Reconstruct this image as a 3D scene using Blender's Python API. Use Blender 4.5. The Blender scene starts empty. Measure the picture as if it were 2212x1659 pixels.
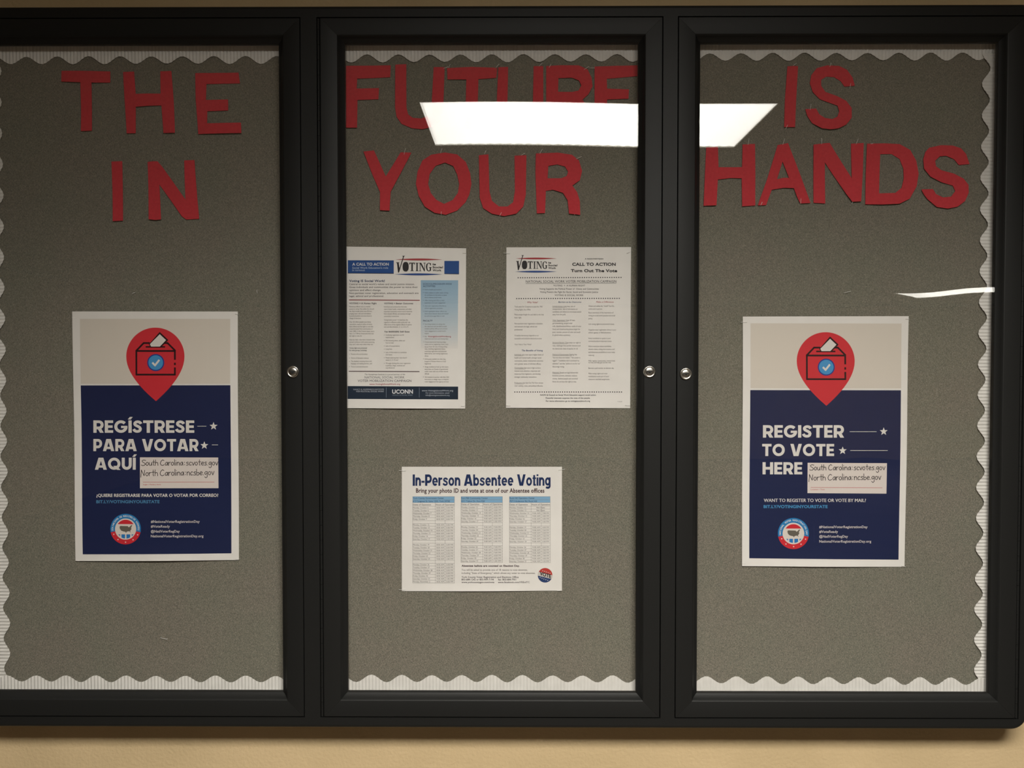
import bpy, bmesh, math, random
from mathutils import Vector, Matrix, geometry
C = bpy.context.scene.collection
sc = bpy.context.scene
random.seed(7)

# ------------------------------------------------------------------ camera, world, exposure, lights
F = 1780.0
CAM = Vector((0, -1.468, 0))
cd = bpy.data.cameras.new('camera'); cam = bpy.data.objects.new('camera', cd); C.objects.link(cam)
cd.sensor_width = 36; cd.lens = F/2212*36; cd.clip_start = .02
cam.location = CAM
cam.rotation_euler = (math.radians(90-1.43), 0, math.radians(.35))
sc.camera = cam
ROT = cam.rotation_euler.to_matrix()
sc.view_settings.view_transform = 'Standard'; sc.view_settings.look = 'None'
sc.view_settings.gamma = 1; sc.view_settings.use_curve_mapping = False
sc.view_settings.exposure = 0.0
w = bpy.data.worlds.new('world'); sc.world = w; w.use_nodes = True
w.node_tree.nodes['Background'].inputs[0].default_value = (.5, .45, .38, 1)
w.node_tree.nodes['Background'].inputs[1].default_value = .02
WARM = (1.0, .962, .88)
CEIL = .89
LAMP_GLOW = 10.4                       # the prismatic lens seen from the side
LAMP_DOWN = ((53.0, 145), (16.0, 165))  # W and spread of its two banks of tubes, thrown downwards

# ------------------------------------------------------------------ helpers
def ray(px, py): return ROT @ Vector(((px-1106)/F, -(py-829.5)/F, -1))
def U(px, py, y):
    """photograph pixel -> point of the real upright plane at depth y"""
    d = ray(px, py); t = (y-CAM.y)/d.y; q = CAM+d*t
    return q.x, q.z

def tag(o, label=None, cat=None, group=None, kind=None):
    if label: o['label'] = label
    if cat: o['category'] = cat
    if group: o['group'] = group
    if kind: o['kind'] = kind
    return o
def empty(name, loc, parent=None):
    o = bpy.data.objects.new(name, None); o.empty_display_size = .02
    C.objects.link(o); o.parent = parent; o.location = loc
    return o
def wloc(o):
    v = Vector((0, 0, 0))
    while o: v += o.location; o = o.parent
    return v
def link(name, me, mats, parent=None, smooth=False, loc=None):
    """me is in world coordinates; moved into the parent's frame"""
    for m in (mats if isinstance(mats, (list, tuple)) else [mats]): me.materials.append(m)
    o = bpy.data.objects.new(name, me); C.objects.link(o)
    base = wloc(parent) if parent else Vector((0, 0, 0))
    if loc is None and not parent:
        n = len(me.vertices)
        loc = sum((v.co for v in me.vertices), Vector())/max(n, 1)
    loc = Vector(loc) if loc is not None else base
    me.transform(Matrix.Translation(-loc))
    o.parent = parent; o.location = loc-base
    if smooth: me.polygons.foreach_set('use_smooth', [True]*len(me.polygons))
    return o
def from_bm(bm, name='m'):
    me = bpy.data.meshes.new(name); bm.to_mesh(me); bm.free(); return me
def pyd(verts, faces, midx=None):
    me = bpy.data.meshes.new('m'); me.from_pydata(verts, [], faces)
    if midx: me.polygons.foreach_set('material_index', midx)
    me.update(); return me
def box(bm, x0, x1, y0, y1, z0, z1, bev=0):
    v = [bm.verts.new(p) for p in ((x0,y0,z0),(x1,y0,z0),(x1,y1,z0),(x0,y1,z0),(x0,y0,z1),(x1,y0,z1),(x1,y1,z1),(x0,y1,z1))]
    fs = [bm.faces.new([v[i] for i in q]) for q in ((0,3,2,1),(4,5,6,7),(0,1,5,4),(1,2,6,5),(2,3,7,6),(3,0,4,7))]
    if bev:
        es = list({e for f in fs for e in f.edges})
        bmesh.ops.bevel(bm, geom=es, offset=bev, segments=2, affect='EDGES', profile=.5)
def boxme(*a, bev=0):
    bm = bmesh.new(); box(bm, *a, bev=bev); return from_bm(bm)

# ------------------------------------------------------------------ materials
def srgb(r, g, b):
    f = lambda c: (c/255/12.92) if c/255 <= .04045 else ((c/255+.055)/1.055)**2.4
    return (f(r), f(g), f(b), 1)
def mat(name, col, rough=.6, metal=0, spec=.5):
    m = bpy.data.materials.new(name); m.use_nodes = True
    b = m.node_tree.nodes['Principled BSDF']
    b.inputs['Base Color'].default_value = (col[0], col[1], col[2], 1)
    b.inputs['Roughness'].default_value = rough; b.inputs['Metallic'].default_value = metal
    b.inputs['Specular IOR Level'].default_value = spec
    return m
def noise_mat(name, c1, c2, scale, stretch=(1, 1, 1), rough=.8, bump=.0, bscale=None, bdist=.001, spec=.3, detail=4, lo=.35, hi=.65):
    m = mat(name, c1, rough, 0, spec); nt = m.node_tree; N = nt.nodes; L = nt.links
    b = N['Principled BSDF']
    tc = N.new('ShaderNodeTexCoord'); mp = N.new('ShaderNodeMapping'); mp.inputs['Scale'].default_value = stretch
    nz = N.new('ShaderNodeTexNoise'); nz.inputs['Scale'].default_value = scale; nz.inputs['Detail'].default_value = detail
    cr = N.new('ShaderNodeValToRGB'); cr.color_ramp.elements[0].position = lo; cr.color_ramp.elements[1].position = hi
    cr.color_ramp.elements[0].color = (*c1[:3], 1); cr.color_ramp.elements[1].color = (*c2[:3], 1)
    L.new(tc.outputs['Object'], mp.inputs[0]); L.new(mp.outputs[0], nz.inputs[0])
    L.new(nz.outputs[0], cr.inputs[0]); L.new(cr.outputs[0], b.inputs['Base Color'])
    if bump:
        n2 = N.new('ShaderNodeTexNoise'); n2.inputs['Scale'].default_value = bscale or scale; n2.inputs['Detail'].default_value = 3
        L.new(tc.outputs['Object'], n2.inputs[0])
        bp = N.new('ShaderNodeBump'); bp.inputs['Strength'].default_value = bump; bp.inputs['Distance'].default_value = bdist
        L.new(n2.outputs[0], bp.inputs['Height']); L.new(bp.outputs[0], b.inputs['Normal'])
    return m
def fabric_mat():
    m = mat('woven_grey_fabric', (.2, .2, .18), .95, 0, .1); nt = m.node_tree; N = nt.nodes; L = nt.links
    b = N['Principled BSDF']; tc = N.new('ShaderNodeTexCoord')
    def nz(scale, st, det=2):
        mp = N.new('ShaderNodeMapping'); mp.inputs['Scale'].default_value = st
        L.new(tc.outputs['Object'], mp.inputs[0])
        n = N.new('ShaderNodeTexNoise'); n.inputs['Scale'].default_value = scale; n.inputs['Detail'].default_value = det
        L.new(mp.outputs[0], n.inputs[0]); return n.outputs[0]
    def ramp(src, c1, c2, lo, hi):
        r = N.new('ShaderNodeValToRGB'); e = r.color_ramp.elements
        e[0].position = lo; e[1].position = hi; e[0].color = (*c1, 1); e[1].color = (*c2, 1)
        L.new(src, r.inputs[0]); return r.outputs[0]
    def mixc(mode, f, a, c):
        x = N.new('ShaderNodeMix'); x.data_type = 'RGBA'; x.blend_type = mode
        x.inputs[0].default_value = f; L.new(a, x.inputs[6]); L.new(c, x.inputs[7]); return x.outputs[2]
    thr = nz(640, (1.9, 1, .6)); wft = nz(680, (.6, 1, 1.9)); spk = nz(470, (1, 1, 1.0), 3); big = nz(9, (1, 1, 1), 2)
    base = ramp(thr, (.135, .128, .103), (.262, .248, .206), .30, .70)
    w2 = ramp(wft, (.78, .78, .78), (1.22, 1.22, 1.22), .3, .7)
    s2 = ramp(spk, (.76, .79, .79), (1.24, 1.21, 1.18), .3, .7)
    b2 = ramp(big, (.98, 1.0, .985), (1.02, .995, 1.0), .35, .65)
    c = mixc('MULTIPLY', 1, base, w2); c = mixc('MULTIPLY', .8, c, s2); c = mixc('MULTIPLY', 1, c, b2)
    L.new(c, b.inputs['Base Color'])
    bp = N.new('ShaderNodeBump'); bp.inputs['Strength'].default_value = .5; bp.inputs['Distance'].default_value = .0006
    L.new(thr, bp.inputs['Height']); L.new(bp.outputs[0], b.inputs['Normal'])
    return m
def glass_mat():
    m = bpy.data.materials.new('clear_pane'); m.use_nodes = True; nt = m.node_tree; N = nt.nodes; L = nt.links
    N.remove(N['Principled BSDF'])
    lw = N.new('ShaderNodeLayerWeight'); lw.inputs['Blend'].default_value = .5
    pw = N.new('ShaderNodeMath'); pw.operation = 'POWER'; pw.inputs[1].default_value = 5
    ml = N.new('ShaderNodeMath'); ml.operation = 'MULTIPLY_ADD'; ml.inputs[1].default_value = .948; ml.inputs[2].default_value = .047
    tr = N.new('ShaderNodeBsdfTransparent'); gl = N.new('ShaderNodeBsdfGlossy'); gl.inputs['Roughness'].default_value = .0
    mx = N.new('ShaderNodeMixShader')
    L.new(lw.outputs['Facing'], pw.inputs[0]); L.new(pw.outputs[0], ml.inputs[0]); L.new(ml.outputs[0], mx.inputs[0])
    L.new(tr.outputs[0], mx.inputs[1]); L.new(gl.outputs[0], mx.inputs[2])
    L.new(mx.outputs[0], N['Material Output'].inputs[0])
    return m
def lens_mat(strength):
    m = mat('glowing_prismatic_lens', (.9, .9, .88), .4); nt = m.node_tree; b = nt.nodes['Principled BSDF']
    b.inputs['Emission Color'].default_value = (*WARM, 1); N = nt.nodes; L = nt.links
    # the tubes stop short of both ends of the lens, and its ribs break them into fine lines
    tc = N.new('ShaderNodeTexCoord'); sp = N.new('ShaderNodeSeparateXYZ'); L.new(tc.outputs['Object'], sp.inputs[0])
    ab = N.new('ShaderNodeMath'); ab.operation = 'ABSOLUTE'; L.new(sp.outputs[0], ab.inputs[0])
    mr = N.new('ShaderNodeMapRange'); mr.inputs['From Min'].default_value = .42; mr.inputs['From Max'].default_value = .615
    mr.inputs['To Min'].default_value = 1.05; mr.inputs['To Max'].default_value = .80; L.new(ab.outputs[0], mr.inputs[0])
    wv = N.new('ShaderNodeTexWave'); wv.inputs['Scale'].default_value = 26; L.new(tc.outputs['Object'], wv.inputs[0])
    m2 = N.new('ShaderNodeMapRange'); m2.inputs['To Min'].default_value = .92; m2.inputs['To Max'].default_value = 1.08; L.new(wv.outputs[1], m2.inputs[0])
    mu = N.new('ShaderNodeMath'); mu.operation = 'MULTIPLY'; L.new(mr.outputs[0], mu.inputs[0]); L.new(m2.outputs[0], mu.inputs[1])
    mv = N.new('ShaderNodeMath'); mv.operation = 'MULTIPLY'; mv.inputs[1].default_value = strength; L.new(mu.outputs[0], mv.inputs[0])
    L.new(mv.outputs[0], b.inputs['Emission Strength'])
    return m
M = dict(
    wall=noise_mat('tan_painted_wall', (.60, .455, .262), (.66, .50, .292), 6, rough=.75, bump=.55, bscale=170, bdist=.0016, spec=.25),
    ceiling=noise_mat('white_ceiling', (.62, .6, .55), (.7, .68, .63), 40, bump=.3),
    floor=noise_mat('brown_floor', (.10, .08, .06), (.14, .11, .085), 5),
    black=noise_mat('charcoal_anodised_metal', (.0105, .0108, .0105), (.013, .0133, .013), 900, rough=.48, bump=.05, bscale=1500, bdist=.0002, spec=.26),
    gap=mat('dark_gap', (.004, .004, .004), .9),
    fabric=fabric_mat(), glass=glass_mat(),
    border=noise_mat('white_corrugated_card', (.76, .74, .70), (.82, .80, .76), 60, rough=.8, spec=.2),
    red=noise_mat('red_construction_paper', (.57, .045, .06), (.65, .056, .072), 260, rough=.85, spec=.15),
    chrome=mat('chrome', (.55, .53, .49), .27, 1), steel=mat('staple_steel', (.93, .92, .90), .3, .1, .8),
    slot=mat('key_slot', (.01, .01, .01), .8),
    paper=noise_mat('white_printer_paper', (.80, .775, .74), (.83, .805, .77), 30, rough=.7, spec=.25),
)
INK = {}
def ink(c):
    if c not in INK: INK[c] = mat('ink_%02x%02x%02x' % c, srgb(*c), .6, 0, .25)
    return INK[c]

# ------------------------------------------------------------------ the room
def struct(name, me, m): return tag(link(name, me, m), kind='structure')
X0, X1, YB, ZF = -5.0, 8.0, -12.0, -1.55
struct('wall_north', boxme(X0, X1, 0, .12, ZF, CEIL+.02), M['wall'])
struct('wall_south', boxme(X0, X1, YB-.12, YB, ZF, CEIL+.02), M['wall'])
struct('wall_west', boxme(X0-.12, X0, YB, 0, ZF, CEIL+.02), M['wall'])
struct('wall_east', boxme(X1, X1+.12, YB, 0, ZF, CEIL+.02), M['wall'])
struct('floor', boxme(X0, X1, YB, 0, ZF-.1, ZF), M['floor'])
struct('ceiling', boxme(X0, X1, YB, 0, CEIL+.06, CEIL+.14), M['ceiling'])

def troffer(cx, cy, rot, L, W, label, glow, down):
    t = empty('ceiling_light', (cx, cy, CEIL)); t.rotation_euler.z = rot
    tag(t, label, 'ceiling light', 'ceiling lights mirrored in the glass doors')
    bm = bmesh.new(); a, b = L/2, W/2; e = .025
    for q in ((-a-e, a+e, -b-e, -b), (-a-e, a+e, b, b+e), (-a-e, -a, -b, b), (a, a+e, -b, b)): box(bm, *q, -.004, .075)
    f = from_bm(bm); f.materials.append(M['ceiling'])
    o = bpy.data.objects.new('frame', f); C.objects.link(o); o.parent = t
    n = 60; vs = []; fs = []
    for i in range(n+1):                       # ribbed prismatic lens
        x = -a+L*i/n; z = .004*(i % 2)
        vs += [(x, -b, z), (x, b, z)]
    for i in range(n): fs.append((2*i, 2*i+1, 2*i+3, 2*i+2))
    base = len(vs); vs += [(-a, -b, .02), (-a, b, .02), (a, b, .02), (a, -b, .02)]; fs.append((base, base+1, base+2, base+3))
    me = pyd(vs, fs); me.materials.append(lens_mat(glow))
    o = bpy.data.objects.new('diffuser', me); C.objects.link(o); o.parent = t
    if down:
        for k, (pw, sp) in enumerate(down):
            ld = bpy.data.lights.new('tubes', 'AREA'); ld.shape = 'RECTANGLE'; ld.size = L-.02; ld.size_y = W-.02
            ld.energy = pw; ld.color = WARM; ld.spread = math.radians(sp)
            lo = bpy.data.objects.new('tubes', ld); C.objects.link(lo); lo.parent = t; lo.location = (0, 0, -.002-.001*k)
    return t
troffer(.276, -1.76, 0, 1.23, .57, 'fluorescent ceiling light close to the display case, mirrored across middle and right doors', LAMP_GLOW, LAMP_DOWN)
troffer(5.58, -8.92, math.radians(47), 1.62, .80, 'distant fluorescent ceiling light, mirrored as a thin streak in right door', LAMP_GLOW*1.2, ())

# ------------------------------------------------------------------ the display case
YBRD, YF = -.031, -.065
ZT, ZB, DT, DB = .6035, -.6285, .5826, -.6085
XL, XR = -.9695, .8755
doors = [(-.947, -.3672), (-.3325, .2448), (.2722, .8534)]
case = empty('display_case', (0, 0, ZB))
tag(case, 'wide black metal wall display case with three locked glass doors and grey fabric board', 'display case')
link('fabric_board', boxme(XL+.01, XR-.01, YBRD, -.004, ZB+.01, ZT-.01), M['fabric'], case)

def rrect(x0, x1, z0, z1, r, n=8):
    p = []
    for cx, cz, a0 in ((x1-r, z1-r, 0), (x0+r, z1-r, 90), (x0+r, z0+r, 180), (x1-r, z0+r, 270)):
        for i in range(n+1):
            a = math.radians(a0+90*i/n); p.append((cx+r*math.cos(a), cz+r*math.sin(a)))
    return p
def frame_plate():
    outer = rrect(XL, XR, ZB, ZT, .026)
    g = .0016
    holes = []
    for i, (a, b) in enumerate(doors):
        gl = .0062 if i < 2 else g; gr = .0062 if i == 2 else g
        holes.append([(a-gl, DB-g), (b+gr, DB-g), (b+gr, DT+g), (a-gl, DT+g)])
    loops = [[Vector((x, z, 0)) for x, z in L] for L in [outer]+holes]
    tris = geometry.tessellate_polygon(loops); flat = [v for L in loops for v in L]
    bm = bmesh.new(); vs = [bm.verts.new((v.x, 0, v.y)) for v in flat]
    for t in tris:
        try: bm.faces.new([vs[i] for i in t])
        except ValueError: pass
    # rounded front edge: inset ring outside
    be = [e for e in bm.edges if e.is_boundary]
    r = bmesh.ops.extrude_face_region(bm, geom=list(bm.faces))
    nv = [v for v in r['geom'] if isinstance(v, bmesh.types.BMVert)]
    for v in nv: v.co.y = -.001
    for v in vs: v.co.y = YF
    bmesh.ops.recalc_face_normals(bm, faces=bm.faces)
    fe = [e for e in bm.edges if all(abs(v.co.y-YF) < 1e-6 for v in e.verts) and any(abs(f.normal.y) < .5 for f in e.link_faces)]
    oe = [e for e in fe if any(abs(v.co.x-XL) < .03 or abs(v.co.x-XR) < .03 or abs(v.co.z-ZB) < 1e-4 or abs(v.co.z-ZT) < 1e-4 for v in e.verts)
          and all(not (a-.01 <= v.co.x <= b+.01 and DB-.01 <= v.co.z <= DT+.01) for v in e.verts for a, b in doors)]
    ie = [e for e in fe if e not in oe]
    bmesh.ops.bevel(bm, geom=oe, offset=.006, segments=4, affect='EDGES', profile=.5)
    return from_bm(bm)
link('outer_frame', frame_plate(), M['black'], case)

def rail(x0, x1, z0, z1, side):
    """one mitred rail of a door frame, extruded profile"""
    prof = [(.0006, YF+.0), (.0000, YF+.0006), (.0000, YF+.019), (.039, YF+.019), (.039, YF+.0128), (.0375, YF+.0110), (.0335, YF+.0085), (.0305, YF+.0045), (.0288, YF+.0008), (.0276, YF)]
    A = []; B = []; s = .00012
    for u, y in prof:
        if side == 'top': A.append((x0+u+s, y, z1-u)); B.append((x1-u-s, y, z1-u))
        if side == 'bottom': A.append((x1-u-s, y, z0+u)); B.append((x0+u+s, y, z0+u))
        if side == 'left': A.append((x0+u, y, z0+u+s)); B.append((x0+u, y, z1-u-s))
        if side == 'right': A.append((x1-u, y, z1-u-s)); B.append((x1-u, y, z0+u+s))
    n = len(prof); vs = A+B
    fs = [(i, (i+1) % n, n+(i+1) % n, n+i) for i in range(n)]+[tuple(range(n))[::-1], tuple(range(n, 2*n))]
    bm = bmesh.new(); v = [bm.verts.new(p) for p in vs]
    for f in fs: bm.faces.new([v[i] for i in f])
    bmesh.ops.recalc_face_normals(bm, faces=bm.faces); me = from_bm(bm)
    me.polygons.foreach_set('use_smooth', [True]*len(me.polygons)); me.set_sharp_from_angle(angle=math.radians(42)); return me
def pane(x0, x1, z0, z1, warp):
    nx, nz = 70, 110; vs = []; fs = []
    for s in (0, 1):
        for j in range(nz+1):
            for i in range(nx+1):
                x = x0+(x1-x0)*i/nx; z = z0+(z1-z0)*j/nz
                vs.append((x, -.0530+s*.003+warp(x, z), z))
    K = (nx+1)*(nz+1)
    for j in range(nz):
        for i in range(nx):
            a = j*(nx+1)+i; fs.append((a, a+1, a+nx+2, a+nx+1)); fs.append((K+a, K+a+nx+1, K+a+nx+2, K+a+1))
    me = pyd(vs, fs); return me
def lathe(prof, cx, cz, n=40):
    """prof (r, y) around the y axis"""
    vs = []; fs = []
    for r, y in prof:
        for k in range(n):
            a = 2*math.pi*k/n; vs.append((cx+r*math.cos(a), y, cz+r*math.sin(a)))
    for i in range(len(prof)-1):
        for k in range(n): fs.append((i*n+k, i*n+(k+1) % n, (i+1)*n+(k+1) % n, (i+1)*n+k))
    fs.append(tuple(range((len(prof)-1)*n, len(prof)*n)))
    return vs, fs
def lock(px, py, parent, tilt=0):
    cx, cz = U(px, py, YF-.003)
    y = YF
    vs, fs = lathe([(.0104, y+.002), (.0104, y-.0012), (.0098, y-.0026), (.0088, y-.0031), (.0080, y-.0028), (.0072, y-.0022), (.0068, y-.0024), (.0058, y-.0030), (.003, y-.0032), (.0006, y-.0033)], cx, cz)
    me = pyd(vs, fs); me.flip_normals()
    lk = link('lock', me, M['chrome'], parent, smooth=True)
    lk['label'] = 'round chrome cam lock'
    bm = bmesh.new(); box(bm, cx-.0050, cx+.0050, y-.0040, y-.0022, cz-.0004, cz+.0013)
    box(bm, cx-.0016, cx+.0016, y-.0042, y-.0025, cz-.0020, cz-.0004)
    me = from_bm(bm)
    return lk, me
warps = [lambda x, z: 0.0,
         lambda x, z: -.0027*math.sin(math.pi*(x+.294)/.5)*(z-.3),
         lambda x, z: .0007*math.sin(2*math.pi*(x-.66)/.17)*(z-.3)*max(0, min(1, (x-.45)*8))]
locks = [(632, 803), (1403.5, 803), (1482, 807.5)]
for i, (a, b) in enumerate(doors):
    d = empty('door', ((a+b)/2, YF, DB), None); d.parent = case; d.location = Vector(((a+b)/2, YF, DB))-wloc(case)
    d['label'] = ['left door of the case', 'middle door of the case', 'right door of the case'][i]
    for s in ('top', 'bottom', 'left', 'right'):
        link('top_rail' if s == 'top' else 'bottom_rail' if s == 'bottom' else 'stile', rail(a, b, DB, DT, s), M['black'], d)
    link('glass_pane', pane(a+.0375, b-.0375, DB+.0375, DT-.0375, warps[i]), M['glass'], d, smooth=True)
    lk, sl = lock(*locks[i], d)
    link('key_slot', sl, M['slot'], d)
    hx = b+.0036 if i == 2 else a-.0036     # piano hinge beside the stile
    vs = []; fs = []; z = DB; n = 10
    while z < DT-.01:
        z2 = min(z+.0255, DT)
        o = len(vs)
        for zz in (z, z2-.0005):
            for k in range(n):
                an = 2*math.pi*k/n; vs.append((hx+.0022*math.cos(an), YF+.0030+.0022*math.sin(an), zz))
        for k in range(n): fs.append((o+k, o+(k+1) % n, o+n+(k+1) % n, o+n+k))
        fs.append(tuple(o+k for k in range(n))[::-1]); fs.append(tuple(o+n+k for k in range(n)))
        z = z2
    link('hinge', pyd(vs, fs), M['black'], d)['kind'] = 'stuff'
    # backing behind the hinge gap, so that the gap is closed
link('gap_backing', boxme(XL+.012, doors[0][0]+.002, YF+.010, -.0465, DB, DT), M['gap'], case)
link('gap_backing', boxme(doors[0][1]-.002, doors[1][0]+.002, YF+.010, -.0465, DB, DT), M['gap'], case)
link('gap_backing', boxme(doors[1][1]-.002, doors[2][0]+.002, YF+.010, -.0465, DB, DT), M['gap'], case)
link('gap_backing', boxme(doors[2][1]-.002, XR-.012, YF+.010, -.0465, DB, DT), M['gap'], case)

# ------------------------------------------------------------------ scalloped corrugated border
RIB = .0059
def strip(name_label, s0, s1, edge, outer, phase, period, amp, axis, sgn, lift=0, drift=0):
    """axis 'x': runs along x, wave in z.  edge = mean inner line, outer = hidden outer line; inner(s)=edge+sgn*amp*cos"""
    n = int((s1-s0)/(RIB/10)); vs = []; fs = []; R = 4
    for side in (0, 1):
        for i in range(n+1):
            s = s0+(s1-s0)*i/n
            inner = edge+drift*(s-s0)+sgn*amp*math.cos(2*math.pi*(s-phase)/period)+.0004*math.sin(s*91)
            h = .00048*math.sin(2*math.pi*s/RIB)+.0003*math.sin(s*17+phase*9)+.0009
            for k in range(R+1):
                t = outer+(inner-outer)*k/R
                y = YBRD-.0008-lift-h-(.0002 if k == R else 0)*(1+math.sin(s*31))+side*.0004
                vs.append((s, y, t) if axis == 'x' else (t, y, s))
    K = (n+1)*(R+1)
    for i in range(n):
        for k in range(R):
            a = i*(R+1)+k; q = (a, a+1, a+R+2, a+R+1)
            fs.append(q); fs.append(tuple(K+v for v in q[::-1]))
        a = i*(R+1)+R; fs.append((a, K+a, K+a+R+1, a+R+1))
    me = pyd(vs, fs)
    bm = bmesh.new(); bm.from_mesh(me); bmesh.ops.recalc_face_normals(bm, faces=bm.faces); me2 = from_bm(bm)
    o = link('border_strip', me2, M['border'])
    tag(o, name_label, 'border', 'scalloped white corrugated border strips')
    return o
def ux(px, py=785): return U(px, py, YBRD)[0]
def uz(py, px=1106): return U(px, py, YBRD)[1]
PX = 1/1245.
ed = lambda lo, hi: (uz((lo+hi)/2), (hi-lo)/2*PX)
tp = 67.35*PX*.985
# top strips: white hangs down (larger py) at the phase
for lab, s0, s1, lo, hi, ph, per in (
        ('white scalloped border strip along the top behind the left door', -.93, -.352, 121, 137, ux(294, 130), 67.6*PX),
        ('white scalloped border strip along the top behind the middle door', -.353, .258, 118.5, 134.5, ux(1029, 127), 67.2*PX),
        ('white scalloped border strip along the top behind the right door', .257, .842, 117, 133, ux(1839, 125), 67.5*PX)):
    e, a = ed(lo, hi); strip(lab, s0, s1, e, .592, ph, per, a, 'x', -1)
for lab, s0, s1, lo, hi, ph, per in (
        ('white scalloped border strip along the bottom behind the left door', -.93, -.352, 1459, 1473, ux(339, 1465), 65.7*PX),
        ('white scalloped border strip along the bottom behind the middle door', -.353, .258, 1456.3, 1471.5, ux(1063, 1465), 65.9*PX),
        ('white scalloped border strip along the bottom behind the right door', .257, .842, 1457, 1473, ux(1787, 1465), 66.4*PX)):
    e, a = ed(lo, hi); strip(lab, s0, s1, e, -.604, ph, per, a, 'x', 1, lift=.0032, drift=-.0035 if s0 > 0 else 0)
e = (U(2129, 260, YBRD)[0]+U(2109, 1300, YBRD)[0])/2
strip('white scalloped border strip running down the far right edge of the board', -.582, uz(116.5, 2130), e, .835, uz(853, 2110), 66.6*PX, 8.4*PX, 'z', -1, lift=.0016)
e = (U(3.5, 300, YBRD)[0]+U(13, 1300, YBRD)[0])/2
strip('white scalloped border strip running down the left edge of the photo', -.582, .545, e, -.935, uz(821, 10), 66.6*PX, 7.0*PX, 'z', 1, lift=.0016)

# ------------------------------------------------------------------ cut paper letters
def cut_letter(ch, label, off, s, outer, hole=None, group='', th=.0006, amp=.0012):
    loops = [[U(off[0]+x/s, off[1]+y/s, YBRD) for x, y in L] for L in ([outer]+([hole] if hole else []))]
    vl = [[Vector((x, z, 0)) for x, z in L] for L in loops]
    tris = geometry.tessellate_polygon(vl); flat = [v for L in vl for v in L]
    bm = bmesh.new(); vs = [bm.verts.new((v.x, 0, v.y)) for v in flat]
    for t in tris:
        try: bm.faces.new([vs[i] for i in t])
        except ValueError: pass
    for _ in range(4):
        es = [e for e in bm.edges if e.calc_length() > .016]
        if not es: break
        bmesh.ops.subdivide_edges(bm, edges=es, cuts=1)
        bmesh.ops.triangulate(bm, faces=[f for f in bm.faces if len(f.verts) > 3])
    bmesh.ops.recalc_face_normals(bm, faces=bm.faces)
    if sum(f.normal.y*f.calc_area() for f in bm.faces) > 0: bmesh.ops.reverse_faces(bm, faces=bm.faces)
    r = bmesh.ops.extrude_face_region(bm, geom=list(bm.faces))
    back = {v for v in r['geom'] if isinstance(v, bmesh.types.BMVert)}
    ph = random.random()*6; zc = sum(v.y for v in flat)/len(flat)
    for v in bm.verts:
        wv = amp*(1.1+math.sin(v.co.x*42+ph)*math.sin(v.co.z*33+ph*2))+.0035*max(0, (zc-v.co.z)/.06)**2*.35
        v.co.y = YBRD-.0004-wv-(0 if v in back else th)
    bmesh.ops.recalc_face_normals(bm, faces=bm.faces)
    me = from_bm(bm)
    o = link('paper_letter', me, M['red']); tag(o, label, 'letter', group)
    return o
R1 = ((0, 0), 3.16); R2 = ((650, 0), 2.665); R3 = ((1450, 0), 2.903)
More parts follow.
